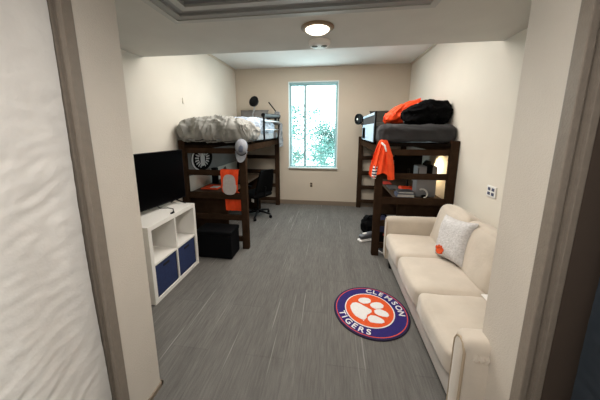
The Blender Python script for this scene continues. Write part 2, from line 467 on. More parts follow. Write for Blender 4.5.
LX, LY = -.128, 2.085
t = thing('ceiling_light', (LX, LY, ZS), 'round lit dome light with tan ring on the lowered ceiling', 'ceiling light')
MB().lathe([(.128, 0), (.13, -.006), (.12, -.014), (.098, -.016)], (LX, LY, ZS), 32).build('trim_ring', 'lampring', t, True)
MB().lathe([(.096, -.012), (.092, -.022), (.07, -.036), (.04, -.042), (0, -.044)], (LX, LY, ZS), 32).build('diffuser', 'dome', t, True)
t = thing('smoke_detector', (-.128, 2.405, ZS), 'white oval smoke detector on the lowered ceiling behind the dome light', 'smoke detector')
MB().lathe([(.1, 0), (.1, -.018), (.085, -.035), (.05, -.04), (0, -.04)], (-.128, 2.405, ZS), 32).build('housing', 'white', t, True)
for dx in (-.042, .042):
    MB().lathe([(.027, 0), (.027, -.006), (.015, -.012), (0, -.013)], (-.128 + dx, 2.40, ZS - .036), 20).build('lens', 'lens', t, True)

# ------------------------------------------------------------------ closet curtains
def curtain(name, x, y0, y1, z0, z1, amp, m, label, side, seed):
    def fn(u, w):
        y = y0 + (y1 - y0) * u; z = z0 + (z1 - z0) * w
        q = Vector((y * 3, z * 1.1, seed))
        dx = amp * math.sin(y * 13 + .6 * math.sin(z * 1.7)) + amp * .8 * noise.noise(q * 1.5)
        # pulled creases running diagonally
        cr = noise.noise(Vector((y * 5 + z * 6, (z - y * .55) * 19, seed + 4)))
        msk = max(0, noise.noise(Vector((y * 2.5, z * 1.6, seed + 9))) + .25)
        dx += .017 * msk * (1 - 2.4 * abs(cr)) * (.35 + .65 * (1 - w))
        dx += .004 * noise.noise(Vector((y * 9, z * 34, seed + 2)))
        dx *= 1 - .75 * max(0, (u - .93) / .07)
        yy = y + .006 * math.sin(z * 3.1 + seed) * u ** 8
        return (x + side * (dx - .0) , yy, z)
    t = thing(name, (x, (y0 + y1) / 2, z0), label, 'curtain')
    MB().grid(fn, 150, 170).build('drape', m, t, True)
    MB().tube([(x, y0 - .05, z1 + .008), (x, y1 + (-.03 if side > 0 else -.03), z1 + .008)], .012).build('curtain_rod', 'steel', t, True)
    return t
curtain('closet_curtain', -1.122, -.7, .921, .03, 2.26, .012, 'curtain', 'wrinkled white curtain hanging across the left closet opening', 1, 1.3)
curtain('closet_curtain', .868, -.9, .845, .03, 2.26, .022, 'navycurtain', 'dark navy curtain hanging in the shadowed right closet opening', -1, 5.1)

# ------------------------------------------------------------------ left: cube shelf, television
SX0, SX1, SY0, SY1, SZ = -2.02, -1.626, 1.885, 2.665, .782
t = thing('cube_shelf', (-1.82, 2.275, 0), 'white four-cube shelf standing against the left wall', 'shelf')
tk = .042
s = MB(); s.box(SX0, SX1, SY0, SY1, SZ - tk, SZ, bevel=.002); s.build('top_board', 'shelf', t)
s = MB(); s.box(SX0, SX1, SY0, SY1, 0, tk, bevel=.002); s.build('bottom_board', 'shelf', t)
for y in (SY0, SY1 - tk):
    MB().box(SX0, SX1, y, y + tk, tk, SZ - tk).build('side_board', 'shelf', t)
ym = (SY0 + SY1) / 2
MB().box(SX0, SX1 - .002, ym - .009, ym + .009, tk, SZ - tk).build('divider', 'shelf', t)
s = MB(); s.box(SX0, SX1 - .002, SY0 + tk, ym - .009, .382, .40); s.box(SX0, SX1 - .002, ym + .009, SY1 - tk, .382, .40)
s.build('middle_board', 'shelf', t)
MB().box(SX0, SX0 + .008, SY0 + tk, SY1 - tk, tk, SZ - tk).build('back_panel', 'shelf', t)
for (a, b, lab) in ((SY0 + tk + .006, ym - .015, 'navy fabric bin in the nearer lower cube of the white shelf'), (ym + .015, SY1 - tk - .006, 'navy fabric bin in the farther lower cube of the white shelf')):
    q = thing('storage_bin', (-1.81, (a + b) / 2, tk), lab, 'storage bin', 'navy bins in the white shelf')
    s = MB(); z0, z1, x0, x1 = tk + .001, tk + .328, SX0 + .02, SX1 - .012
    s.box(x0, x1, a, b, z0, z0 + .01); s.box(x0, x0 + .01, a, b, z0, z1); s.box(x1 - .012, x1, a, b, z0, z1, bevel=.003)
    s.box(x0, x1, a, a + .01, z0, z1); s.box(x0, x1, b - .01, b, z0, z1)
    s.build('bin_body', 'bin', q)
    yc = (a + b) / 2
    MB().box(x1 - .004, x1 + .004, yc - .045, yc + .045, z1 - .06, z1 - .035, bevel=.004).build('handle', 'bindark', q)

ang = math.radians(9); L = .96; H = .59; zb = .832
R0 = Vector((-1.795, 2.76, zb))
MT = TR(*R0) @ RZ(-ang)          # local: +y along the set towards the far end, x = screen normal
t = thing('television', (-1.88, 2.22, SZ), 'black flat television standing on the white cube shelf', 'television')
s = MB(); s.box(-.03, 0, -L, 0, 0, H, bevel=.004, M4=MT); s.box(-.065, -.03, -L + .2, -.2, .03, .3, bevel=.01, M4=MT); s.build('casing', 'black', t)
MB().box(0, .0015, -L + .008, -.008, .018, H - .008, M4=MT).build('screen', 'screen', t)
for y in (-.84, -.16):
    s = MB()
    s.tube([(-.015, y, .01), (.09, y + .05, zb * 0 - .047 + .004)], [.009, .007], 8, M4=MT)
    s.tube([(-.015, y, .01), (-.10, y + .02, -.047 + .004)], [.009, .007], 8, M4=MT)
    s.build('foot', 'black', t, True)
t = thing('power_cable', (-1.75, 2.3, SZ), 'thin black cable with plug lying on the white shelf top', 'cable')
MB().tube([(-1.965, 2.47, SZ + .004), (-1.90, 2.42, SZ + .004), (-1.82, 2.44, SZ + .004), (-1.74, 2.42, SZ + .004), (-1.68, 2.34, SZ + .004), (-1.655, 2.30, SZ + .004)], .0045, 8).build('cord', 'black', t, True)
MB().box(-1.664, -1.642, 2.262, 2.305, SZ + .001, SZ + .016, bevel=.004).build('plug', 'black', t)

# black storage ottoman
t = thing('storage_ottoman', (-1.47, 2.93, 0), 'black box ottoman on the floor at the foot of the left bed', 'ottoman')
MB().box(-1.72, -1.24, 2.785, 3.06, .008, .315, bevel=.008).build('box_body', 'blackbox', t)
MB().box(-1.725, -1.235, 2.78, 3.065, .318, .375, bevel=.014, seg=3).build('lid', 'blackbox', t, True)
for x in (-1.68, -1.28):
    for y in (2.82, 3.02): MB().lathe([(.018, 0), (.018, .01)], (x, y, 0), 10).build('foot', 'black', t)

# ------------------------------------------------------------------ loft beds
BW, BL = .945, 2.15
LX0, LY0 = -2.06, 3.085
RX0, RY0 = .563, 3.14
def loft_bed(x0, y0, label):
    t = thing('loft_bed', (x0, y0, 0), label, 'loft bed', 'loft beds')
    pw, pd = .09, .07
    for x in (x0, x0 + BW - pw):
        for y in (y0, y0 + BL - pd):
            MB().box(x, x + pw, y, y + pd, 0, 1.52, bevel=.006).build('post', 'wood', t)
    for y in (y0 + .022, y0 + BL - pd + .012):
        for z0, z1 in ((.10, .175), (.41, .487), (.712, .80), (1.04, 1.115), (1.342, 1.415)):
            MB().box(x0 + pw - .002, x0 + BW - pw + .002, y, y + .036, z0, z1, bevel=.004).build('end_rail', 'wood', t)
    for x in (x0 + .03, x0 + BW - .06):
        MB().box(x, x + .03, y0 + pd - .002, y0 + BL - pd + .002, 1.355, 1.45, bevel=.003).build('side_rail', 'wood', t)
    MB().box(x0 + .062, x0 + BW - .062, y0 + pd - .045, y0 + BL - pd + .045, 1.45, 1.485).build('platform', 'platform', t)
    return t
bedL = loft_bed(LX0, LY0, 'dark wooden loft bed along the left wall under a grey comforter')
bedR = dup(bedL, (RX0, RY0, 0), 'dark wooden loft bed along the right wall behind the beige sofa')

# desks under the beds
def desk(x0, x1, y0, y1, label):
    t = thing('desk', ((x0 + x1) / 2, (y0 + y1) / 2, 0), label, 'desk', 'desks under the loft beds')
    MB().box(x0, x1, y0, y1, .722, .752, bevel=.003).build('desktop', 'woodtop', t)
    for y in (y0 + .01, y1 - .04):
        MB().box(x0 + .015, x1 - .015, y, y + .03, 0, .722).build('side_panel', 'wood', t)
    back = x0 + .02 if x0 < 0 else x1 - .04
    MB().box(back, back + .02, y0 + .04, y1 - .04, .25, .722).build('back_panel', 'wood', t)
    return t
desk(-2.05, -1.445, 3.21, 4.88, 'dark wooden desk under the left loft bed')
desk(.872, 1.468, 3.27, 4.88, 'dark wooden desk under the right loft bed')

# mattresses and bedding: left
MZ = 1.486
t = MB().soft((-1.57, LY0 + BL / 2, MZ + .065), (.88, 1.99, .13), .03, 10)
tag(t.build('mattress', 'stripes', origin=(-1.57, 4.15, MZ)), 'striped black and white covered mattress on the left loft bed', 'mattress')
def comf_shape(p):
    # falls a little over the open side and lies lower towards the far end
    x, y, z = p
    if z > 0: z *= 1 + .25 * math.sin((x + .3) * 5) * .5 - .18 * max(0, x) 
    return (x, y, z)
s = MB(); s.soft((-1.558, 3.36, MZ + .14), (.955, .66, .30), .12, 72, puff=.02, amp=.062, sc=5, seed=3, stretch=(1.7, .9, .55), ridged=True, shape=comf_shape, shell=1)
tag(s.build('comforter', 'greysheet', smooth=True, origin=(-1.545, 3.6, MZ + .1)), 'rumpled light grey comforter heaped on the left loft bed', 'comforter')
s = MB(); s.soft((-1.435, 4.28, MZ + .20), (.60, 1.22, .29), .10, 48, puff=.03, amp=.03, sc=6, seed=8, ridged=True, shell=1)
tag(s.build('blanket', 'bluewhite', smooth=True, origin=(-1.36, 4.6, MZ + .17)), 'pale blue and white patterned blanket bunched beyond the grey comforter', 'blanket')
s = MB(); s.pillow(.62, .42, .17, M4=TR(-1.62, 5.06, MZ + .40) @ RX(math.radians(62)), amp=.012, seed=2)
tag(s.build('pillow', 'greypillow', smooth=True, origin=(-1.66, 5.06, MZ + .17)), 'dark grey pillow leaning at the window end of the left bed', 'pillow', 'bed pillows')
# grey throw hanging over the far corner
def throw(u, w):
    y = 4.86 + .27 * u
    a = w * .62
    if a < .15: x = -1.185 + a; z = MZ + .30 + .02 * math.sin(u * 9)
    else: x = -1.035 + .014 * math.sin(u * 17 + w * 4) + .01; z = MZ + .30 - (a - .15)
    return (x + .012 * noise.noise(Vector((u * 6, w * 7, 2))), y + .02 * math.sin(w * 7), z)
tag(MB().grid(throw, 22, 26, thick=.012).build('throw_blanket', 'greythrow', smooth=True, origin=(-1.1, 5.0, MZ + .2)), 'mottled grey throw hanging over the window end of the left bed', 'blanket')

# clip lamp with round black head and jointed arm, left bed
t = thing('clip_lamp', (-1.60, 4.98, 1.86), 'black round headed clip lamp standing above the left bed pillows', 'lamp')
hd = Matrix.LocRotScale(Vector((-1.55, 4.93, 2.21)), (RX(math.radians(68)) @ RY(math.radians(-12))).to_quaternion(), None)
MB().lathe([(.0, -.075), (.056, -.068), (.094, -.025), (.115, .03), (.106, .037), (0, .035)], (0, 0, 0), 24, M4=hd, sx=.9, sy=.98).build('lamp_head', 'black', t, True)
MB().tube([(-1.56, 4.96, 2.12), (-1.575, 4.98, 2.06), (-1.61, 4.98, 1.98), (-1.60, 4.98, 1.86)], .014, 8).build('gooseneck', 'steel', t, True)
MB().box(-1.635, -1.565, 4.945, 5.01, 1.83, 1.88, bevel=.006).build('clamp', 'black', t)
# guard rail of black metal at the window end
t = thing('guard_rail', (-1.13, 4.4, MZ), 'black and steel metal guard frame on the far open side of the left bed', 'guard rail', 'bed guard rails')
for y in (3.90, 5.02): MB().tube([(-1.078, y, 1.487), (-1.078, y, 1.89)], .016, 8).build('upright', 'black', t, True)
MB().tube([(-1.078, 3.86, 1.885), (-1.078, 5.08, 1.935)], .034, 8).build('top_bar', 'black', t, True)
MB().tube([(-1.078, 3.90, 1.80), (-1.078, 5.02, 1.82)], .014, 8).build('middle_bar', 'steel', t, True)
MB().tube([(-1.078, 3.90, 1.66), (-1.078, 5.02, 1.66)], .010, 8).build('lower_bar', 'steel', t, True)
t = thing('boom_arm', (-1.16, 5.0, 1.86), 'slanting black boom arm clamped at the window end of the left bed', 'arm stand')
MB().tube([(-1.135, 5.06, 2.02), (-1.29, 5.06, 2.215)], .013, 8).build('boom', 'black', t, True)
MB().tube([(-1.32, 5.0, 1.875), (-1.24, 5.02, 1.915), (-1.05, 5.04, 1.90)], [.03, .034, .02], 10).build('joint_bar', 'black', t, True)
MB().soft((-1.115, 5.06, 1.985), (.11, .09, .09), .035, 6).build('counterweight', 'greythrow', t, True)
MB().box(-1.165, -1.12, 5.0, 5.05, 1.84, 1.90, bevel=.006).build('clamp', 'black', t)
t = MB().tube([(-2.035, 4.0, 1.80), (-2.03, 4.7, 1.885), (-2.02, 5.15, 1.915)], .022, 8)
tag(t.build('wall_bar', 'black', smooth=True, origin=(-2.03, 4.6, 1.86)), 'slim black bar running along the left wall above the comforter', 'bar')

# right bed bedding
t = MB().soft((1.035, RY0 + BL / 2, MZ + .065), (.82, 1.99, .13), .04, 8)
tag(t.build('mattress', 'bluesheet', origin=(1.02, 4.2, MZ)), 'pale blue covered mattress on the right loft bed', 'mattress')
s = MB(); s.soft((1.05, 3.82, MZ + .108), (.90, 1.22, .235), .07, 40, puff=.01, amp=.02, sc=3.4, seed=5, stretch=(1, 1.4, 1), ridged=True, shell=1)
tag(s.build('duvet', 'charcoal', smooth=True, origin=(1.035, 3.8, MZ)), 'thick charcoal duvet covering the near half of the right loft bed', 'duvet')
s = MB(); s.pillow(.60, .44, .19, M4=TR(1.03, 5.02, MZ + .35) @ RX(math.radians(58)), amp=.012, seed=6)
s.soft((1.03, 4.72, MZ + .22), (.7, .42, .16), .07, 12, amp=.01, sc=6, seed=3)
tag(s.build('pillow', 'charpillow', smooth=True, origin=(1.03, 5.0, MZ + .17)), 'dark charcoal pillow at the window end of the right bed', 'pillow', 'bed pillows')
t = thing('guard_rail', (.585, 4.1, MZ), 'black guard frame with pale blue bars on the open side of the right bed', 'guard rail', 'bed guard rails')
for y in (3.50, 4.78): MB().box(.57, .595, y - .03, y + .03, 1.487, 1.90 if y < 4 else 1.80, bevel=.004).build('upright', 'black', t)
MB().box(.572, .59, 3.53, 4.75, 1.855, 1.89, bevel=.003).build('top_bar', 'bluesheet', t)
MB().box(.572, .59, 3.53, 4.75, 1.71, 1.74, bevel=.003).build('middle_bar', 'bluesheet', t)
MB().box(.578, .584, 3.53, 4.75, 1.74, 1.855).build('mesh_panel', 'charcoal', t)
MB().box(.566, .576, 3.53, 4.75, 1.487, 1.71).build('cover_panel', 'bluesheet', t)
MB().box(.566, .574, 4.35, 4.72, 1.50, 1.69).build('lower_mesh', 'paleg', t)
t = thing('clip_fan', (.54, 4.93, 1.80), 'small black clip fan on the far corner of the right bed guard frame', 'fan')
FM = TR(.515, 4.92, 1.855) @ RZ(math.radians(-62)) @ RX(math.radians(90))
MB().lathe([(.0, -.05), (.06, -.05), (.095, -.03), (.105, 0), (.1, .035), (.092, .035), (.09, .005), (0, .002)], (0, 0, 0), 24, M4=FM).build('fan_shroud', 'black', t, True)
s = MB()
for k in range(14):
    a = 2 * PI * k / 14; s.tube([(.018 * math.cos(a), .018 * math.sin(a), .036), (.096 * math.cos(a), .096 * math.sin(a), .036)], .002, 5, M4=FM)
s.tube([(.055 * math.cos(k * PI / 12), .055 * math.sin(k * PI / 12), .036) for k in range(25)], .002, 5, M4=FM)
s.build('grille', 'black', t, True)
MB().lathe([(.02, .03), (.02, .042), (.0, .044)], (0, 0, 0), 14, M4=FM).build('hub_cap', 'white', t, True)
s = MB(); s.box(.545, .60, 4.79, 4.95, 1.80, 1.90, bevel=.008); s.tube([(.53, 4.93, 1.80), (.575, 4.86, 1.76)], .02, 8)
s.build('clamp', 'black', t, True)

# orange sports bag and black duffel on the right bed
def slump(p):
    x, y, z = p
    return (x + .45 * z, y, z + .34 * x * (1 if z > 0 else .05))
t = thing('drawstring_bag', (.99, 3.75, MZ + .25), 'bright orange nylon bag lying against the black duffel on the right bed', 'bag')
s = MB(); s.soft((1.05, 4.0, 1.905), (.42, .34, .26), .07, 28, puff=.02, amp=.03, sc=7, seed=4, shape=slump, ridged=True)
s.build('bag_body', 'orangebright', t, True)
MB().soft((1.21, 3.68, 1.985), (.15, .14, .07), .03, 8, amp=.012, sc=12, seed=2, M4=RY(-.4)).build('printed_flap', 'paleg', t, True)
MB().tube([(.97, 3.565, 1.76), (1.06, 3.60, 1.85), (1.14, 3.585, 1.93), (1.2, 3.60, 1.985)], .009, 8).build('edge_piping', 'whitecloth', t, True)
def duf(p):
    x, y, z = p
    k = 1 - .6 * max(0, -x / .3) if z > 0 else 1
    return (x, y, z * k)
t = thing('duffel_bag', (1.24, 3.6, MZ + .25), 'slumped black duffel bag on top of the charcoal duvet', 'bag')
s = MB(); s.soft((1.24, 3.57, 1.865), (.50, .34, .26), .07, 32, puff=.03, amp=.045, sc=6.5, seed=9, shape=duf, ridged=True)
s.build('bag_body', 'blackcloth', t, True)
MB().tube([(1.30, 3.41, 1.80), (1.33, 3.40, 1.9), (1.36, 3.48, 1.96), (1.38, 3.58, 1.95)], .012, 8).build('strap', 'blackcloth', t, True)

# ------------------------------------------------------------------ hung clothing
# baseball cap on the near left bed post
cx, cy, cz = -1.15, 3.055, 1.42
t = thing('baseball_cap', (cx, cy, cz), 'grey baseball cap hung on the near post of the left loft bed', 'cap')
CM = TR(cx, cy - .005, 1.45) @ RX(math.radians(82))
s = MB(); s.lathe([(.098, 0), (.1, .02), (.094, .055), (.075, .088), (.042, .108), (0, .114)], (0, 0, 0), 24, M4=TR(cx, cy + .015, 1.435) @ RX(math.radians(78)), sx=.78, sy=1.05)
s.build('crown', 'cap', t, True)
def brim(u, w):
    a = PI * (u - .5); r = .06 + .085 * w
    x = math.sin(a) * (.074 + .004 * w); z = -math.cos(a) * r * 1.0
    return (cx + x, cy - .02 - .045 * w + .10 * (x / .09) ** 2 * .4, 1.385 + z)
MB().grid(brim, 20, 6, thick=.004).build('brim', 'cap', t, True)
MB().lathe([(.047, -.012), (.047, 0), (.038, .012), (.02, .018), (0, .02)], (0, 0, 0), 20, M4=TR(cx + .014, cy - .082, 1.425) @ RX(math.radians(84)), sx=.8, sy=1.15).build('front_patch', 'capdark', t, True)
# orange shirt over the second rail of the left bed
def shirt(u, w):
    x = -1.475 + (.26 - .035 * math.sin(w * PI)) * u + .02 * w
    a = w * .60
    z = 1.135 - a
    y = 3.075 + .006 * math.sin(u * 14 + w * 3)
    if a > .30: y = 3.075 + .085 * min(1, (a - .30) / .06) + .006 * math.sin(u * 14)
    if w < .06: z = 1.128 - .0 + .002; y = 3.075 + .06 * (1 - w / .06)
    return (x, y, z)
t = thing('hanging_shirt', (-1.33, 3.08, .6), 'orange shirt with pale grey print draped over the left bed rails', 'shirt')
MB().grid(shirt, 24, 44, thick=.006).build('cloth', 'orange', t, True)
def prn(u, w):
    a = 2 * PI * u; r = w
    sxx = .078 * r * math.copysign(abs(math.cos(a)) ** .7, math.cos(a)); szz = .115 * r * math.copysign(abs(math.sin(a)) ** .7, math.sin(a))
    if szz < 0: sxx *= 1.12
    return (-1.345 + sxx * 1.15, 3.058, .93 + szz * 1.22)
MB().grid(prn, 28, 6).build('print_panel', 'paleg', t, True)

# orange jacket on the near right bed post
t = thing('hanging_jacket', (.62, 3.1, 1.05), 'orange jacket with navy striped lining hung on the near right bed post', 'jacket')
def jack(u, w):
    a = -1.25 + 2.5 * u
    wd = (.03 + .105 * min(1, w * 1.25) ** .55); dep = .045 + .06 * w
    x = .625 + wd * math.sin(a) * (1 + .06 * math.sin(u * 21)) - .02 * w + .02 * max(0, u - .5) * w
    y = 3.115 - dep * math.cos(a) - .016 * math.sin(u * 24 + w * 3) * min(1, w * 3)
    z = 1.535 - .43 * w - .035 * math.sin(u * 9) * w + .03 * abs(u - .5) * w
    return (x, y, z)
MB().grid(jack, 40, 30, thick=.008).build('body', 'orange', t, True)
MB().tube([(.655, 3.07, 1.46), (.69, 3.05, 1.34), (.71, 3.04, 1.2), (.725, 3.04, 1.06)], [.03, .042, .045, .04], 14).build('sleeve', 'orange', t, True)
MB().tube([(.555, 3.08, 1.27), (.54, 3.06, 1.2), (.53, 3.05, 1.14), (.525, 3.05, 1.07)], [.018, .028, .03, .026], 12).build('sleeve', 'navystripe', t, True)
MB().tube([(.59, 3.045, 1.50), (.625, 3.02, 1.47), (.645, 3.005, 1.40)], [.012, .013, .008], 8).build('collar', 'whitecloth', t, True)

# ------------------------------------------------------------------ wall flag with round emblem, left wall
t = thing('wall_flag', (XL + .012, 4.2, .98), 'grey wall flag with a black oval emblem under the left bed', 'flag')
def flag(u, w):
    y = 3.28 + 1.85 * u; z = .985 + .40 * w
    return (XL + .014 + .006 * math.sin(u * 22 + w * 2), y, z)
MB().grid(flag, 60, 8, thick=.002).build('cloth', 'flag', t, True)
ey, ez, ea, eb = 3.69, 1.205, .33, .20
def oval(cx_, a, b, x, name, m, parent):
    bm = MB()
    poly = [(a * math.cos(2 * PI * k / 40), b * math.sin(2 * PI * k / 40)) for k in range(40)]
    Mx = Matrix(((0, 0, 1, x), (1, 0, 0, cx_), (0, 1, 0, ez), (0, 0, 0, 1)))
    bm.prism(poly, 0, .002, M4=Mx); return bm.build(name, m, parent)
def yz(x): return Matrix(((0, 0, 1, x), (1, 0, 0, ey), (0, 1, 0, ez), (0, 0, 0, 1)))
em = oval(ey, ea, eb, XL + .024, 'emblem', 'ink', t)
s = MB()
P = [(.0, .12), (.035, .10), (.04, .05), (.07, .02), (.065, -.06), (.035, -.12), (-.035, -.12), (-.065, -.06), (-.07, .02), (-.04, .05), (-.035, .10)]
s.prism(P, 0, .002, M4=yz(XL + .027))
for k in range(18):
    a = 2 * PI * (k + .5) / 18
    c, sn = math.cos(a), math.sin(a)
    if abs(c) < .15: continue
    p0 = Vector((c * .115, sn * .085)); p1 = Vector((c * .225, sn * .145)); nrm = Vector((-(p1 - p0).y, (p1 - p0).x)).normalized() * .011
    s.prism([tuple(p0 - nrm), tuple(p1 - nrm), tuple(p1 + nrm), tuple(p0 + nrm)], 0, .002, M4=yz(XL + .027))
s.prism([(-.07, .03), (-.12, .10), (-.10, .12), (-.05, .06)], 0, .002, M4=yz(XL + .027)); s.prism([(.07, .03), (.12, .10), (.10, .12), (.05, .06)], 0, .002, M4=yz(XL + .027))
s.build('emblem_figure', 'whitecloth', em)
s = MB(); n = 24
cr = [(ea * .98 * math.cos(a), eb * .98 * math.sin(a)) for a in [math.radians(110 + 140 * k / n) for k in range(n + 1)]]
cr += [(ea * .84 * math.cos(a) - .004, eb * .90 * math.sin(a)) for a in [math.radians(250 - 140 * k / n) for k in range(n + 1)]]
s.prism(cr, 0, .002, M4=yz(XL + .027)); s.build('emblem_rim', 'whitecloth', em)
tag(MB().box(XL, XL + .012, 3.30, 3.34, 2.02, 2.10, bevel=.004).build('wall_hook', 'wall_side', origin=(XL, 3.32, 2.06)), 'small pale adhesive hook high on the left wall', 'hook')

# things on the left desk
DZ = .7525
tag(MB().box(-1.985, -1.72, 3.46, 3.74, DZ, DZ + .016, bevel=.002).build('folder', 'orange', origin=(-1.85, 3.6, DZ)), 'orange folder lying on the left desk', 'folder')
tag(MB().box(-1.86, -1.74, 3.50, 3.62, DZ + .017, DZ + .021).build('note_sheet', 'paper', origin=(-1.8, 3.55, DZ + .017)), 'small white sheet lying on the orange folder', 'paper')
t = thing('laptop', (-1.75, 4.1, DZ), 'open black laptop on the left desk behind the orange shirt', 'laptop')
LM = TR(-1.74, 4.0, DZ) @ RZ(math.radians(18))
MB().box(-.02, .22, -.17, .17, .001, .016, bevel=.003, M4=LM).build('keyboard_base', 'black', t)
MB().box(-.006, .006, -.17, .17, 0, .26, bevel=.003, M4=LM @ TR(-.02, 0, .012) @ RY(math.radians(-15))).build('screen_lid', 'black', t)
t = thing('desk_speaker', (-1.98, 3.92, DZ), 'small black speaker at the wall side of the left desk', 'speaker')
MB().box(-2.02, -1.93, 3.88, 3.97, DZ, DZ + .27, bevel=.012).build('cabinet', 'black', t)
MB().lathe([(.03, 0), (.032, .005), (0, .002)], (0, 0, 0), 16, M4=TR(-1.93, 3.925, DZ + .17) @ RY(PI / 2)).build('driver', 'laptop', t, True)

# office chair
t = thing('office_chair', (-1.33, 4.45, 0), 'black mesh office chair rolled up to the left desk', 'chair')
ccx, ccy = -1.38, 4.42
CR = TR(ccx, ccy, 0) @ RZ(math.radians(-32)) @ TR(-ccx, -ccy, 0)
s = MB()
for k in range(5):
    a = 2 * PI * k / 5 + 1.0
    s.tube([(ccx, ccy, .115), (ccx + .14 * math.cos(a), ccy + .14 * math.sin(a), .10), (ccx + .27 * math.cos(a), ccy + .27 * math.sin(a), .075)], [.024, .02, .014], 8)
s.lathe([(.035, .08), (.035, .14)], (ccx, ccy, 0), 14)
s.build('star_base', 'black', t, True)
for k in range(5):
    a = 2 * PI * k / 5 + 1.0
    MB().lathe([(.012, -.02), (.03, -.018), (.03, .018), (.012, .02)], (0, 0, 0), 14, M4=TR(ccx + .27 * math.cos(a), ccy + .27 * math.sin(a), .031) @ RZ(a + .6) @ RX(PI / 2)).build('caster', 'black', t, True)
MB().tube([(ccx, ccy, .12), (ccx, ccy, .42)], .022, 12).build('column', 'black', t, True)
MB().soft((ccx - .03, ccy, .455), (.44, .46, .09), .04, 10, puff=.012, M4=RZ(math.radians(-32))).build('seat', 'blackcloth', t, True)
def backr(u, w):
    y = ccy + (u - .5) * (.42 - .10 * w ** 2); z = .50 + .44 * w
    x = ccx + .165 + .10 * w - .05 * math.cos((u - .5) * PI)
    return (x, y, z)
MB().grid(backr, 14, 14, thick=.028, M4=CR).build('backrest', 'blackcloth', t, True)
MB().tube([(ccx + .08, ccy, .43), (ccx + .19, ccy, .43), (ccx + .215, ccy, .62)], .02, 8, M4=CR).build('back_support', 'black', t, True)
for sg in (-1, 1):
    s = MB(); s.tube([(ccx + .02, ccy + sg * .20, .44), (ccx + .02, ccy + sg * .26, .48), (ccx + .02, ccy + sg * .26, .64)], .015, 8, M4=CR)
    s.box(ccx - .11, ccx + .13, ccy + sg * .26 - .03, ccy + sg * .26 + .03, .64, .67, bevel=.01, M4=CR); s.build('armrest', 'black', t, True)
MB().box(ccx + .10, ccx + .16, ccy - .238, ccy - .232, .36, .46, M4=CR).build('care_tag', 'tag', t)

# ------------------------------------------------------------------ right desk things
t = thing('monitor', (1.2, 3.98, DZ), 'black computer monitor standing on the right desk', 'monitor')
MM = TR(1.20, 4.0, DZ) @ RZ(math.radians(-68))
MB().box(-.02, .012, -.245, .245, .17, .54, bevel=.006, M4=MM).build('casing', 'ink', t)
MB().box(-.0215, -.02, -.237, .237, .18, .532, M4=MM).build('screen', 'screen', t)
s = MB(); s.tube([(.02, 0, .012), (.02, 0, .3)], .018, 10, M4=MM); s.box(-.1, .1, -.1, .1, 0, .012, bevel=.004, M4=MM); s.build('stand', 'black', t)
t = thing('storage_case', (1.285, 3.45, DZ), 'tall light grey case with a black strap standing on the right desk', 'case')
MB().box(1.155, 1.405, 3.43, 3.60, DZ, 1.172, bevel=.012, seg=3).build('case_body', 'greybox', t, True)
MB().box(1.268, 1.345, 3.422, 3.608, 1.06, 1.192, bevel=.012).build('strap', 'blackcloth', t, True)
MB().box(1.163, 1.172, 3.427, 3.43, 1.05, 1.15).build('side_latch', 'black', t)
t = thing('desk_lamp', (1.40, 3.95, DZ), 'small lit warm desk lamp glowing behind the grey case', 'lamp')
MB().lathe([(.06, 0), (.06, .012), (.012, .02), (.010, .43), (.0, .43)], (1.32, 3.72, DZ), 18).build('lamp_base', 'black', t, True)
MB().lathe([(.028, 0), (.05, .01), (.06, .07), (.05, .07), (.04, .015), (0, .012)], (0, 0, 0), 18, M4=TR(1.33, 3.72, DZ + .43) @ RY(math.radians(112))).build('lamp_shade', 'black', t, True)
MB().lathe([(0, .012), (.02, .02), (.026, .045), (.015, .065), (0, .068)], (0, 0, 0), 14, M4=TR(1.33, 3.72, DZ + .43) @ RY(math.radians(112))).build('bulb', 'lampbulb', t, True)
tag(MB().box(.885, 1.02, 4.18, 4.40, DZ, DZ + .008, M4=None).build('paper_pad', 'red', origin=(.95, 4.3, DZ)), 'orange red pad on the far end of the right desk', 'paper')
tag(MB().box(.90, 1.055, 3.80, 4.06, DZ, DZ + .018, bevel=.003).build('notebook_computer', 'laptop', origin=(1.0, 3.9, DZ)), 'closed dark grey laptop on the right desk', 'laptop')
s = MB(); s.soft((1.13, 3.74, DZ + .036), (.20, .18, .05), .02, 16, amp=.012, sc=14, seed=3, ridged=True)
tag(s.build('crumpled_cloth', 'orangebright', smooth=True, origin=(1.13, 3.74, DZ)), 'crumpled orange cloth on the right desk beside the grey case', 'cloth')
def book(x0, x1, y0, y1, z0, h, m, label):
    t = thing('book', ((x0 + x1) / 2, (y0 + y1) / 2, z0), label, 'book', 'books at the near edge of the right desk')
    s = MB(); s.box(x0, x1, y0, y1, z0, z0 + .004); s.box(x0, x1, y0, y1, z0 + h - .004, z0 + h); s.box(x0, x0 + .004, y0, y1, z0 + .004, z0 + h - .004)
    s.build('cover', m, t); MB().box(x0 + .004, x1 - .005, y0 + .004, y1 - .004, z0 + .004, z0 + h - .004).build('pages', 'paper', t)
book(.90, 1.125, 3.37, 3.55, DZ, .045, 'books', 'thick slate blue book at the near edge of the right desk')
book(.92, 1.12, 3.39, 3.55, DZ + .046, .03, 'laptop', 'grey book stacked on the slate blue book')
t = thing('headphones', (1.22, 3.38, DZ), 'white headphone band lying before the grey case', 'headphones')
MB().tube([(1.22 + .06 * math.cos(a), 3.375 + .02 * math.sin(a), DZ + .062 + .055 * math.sin(a)) for a in [math.radians(-80 + 20 * k) for k in range(11)]], .012, 8).build('band', 'white', t, True)
MB().soft((1.24, 3.375, DZ + .022), (.06, .05, .04), .015, 6).build('ear_cup', 'black', t, True)

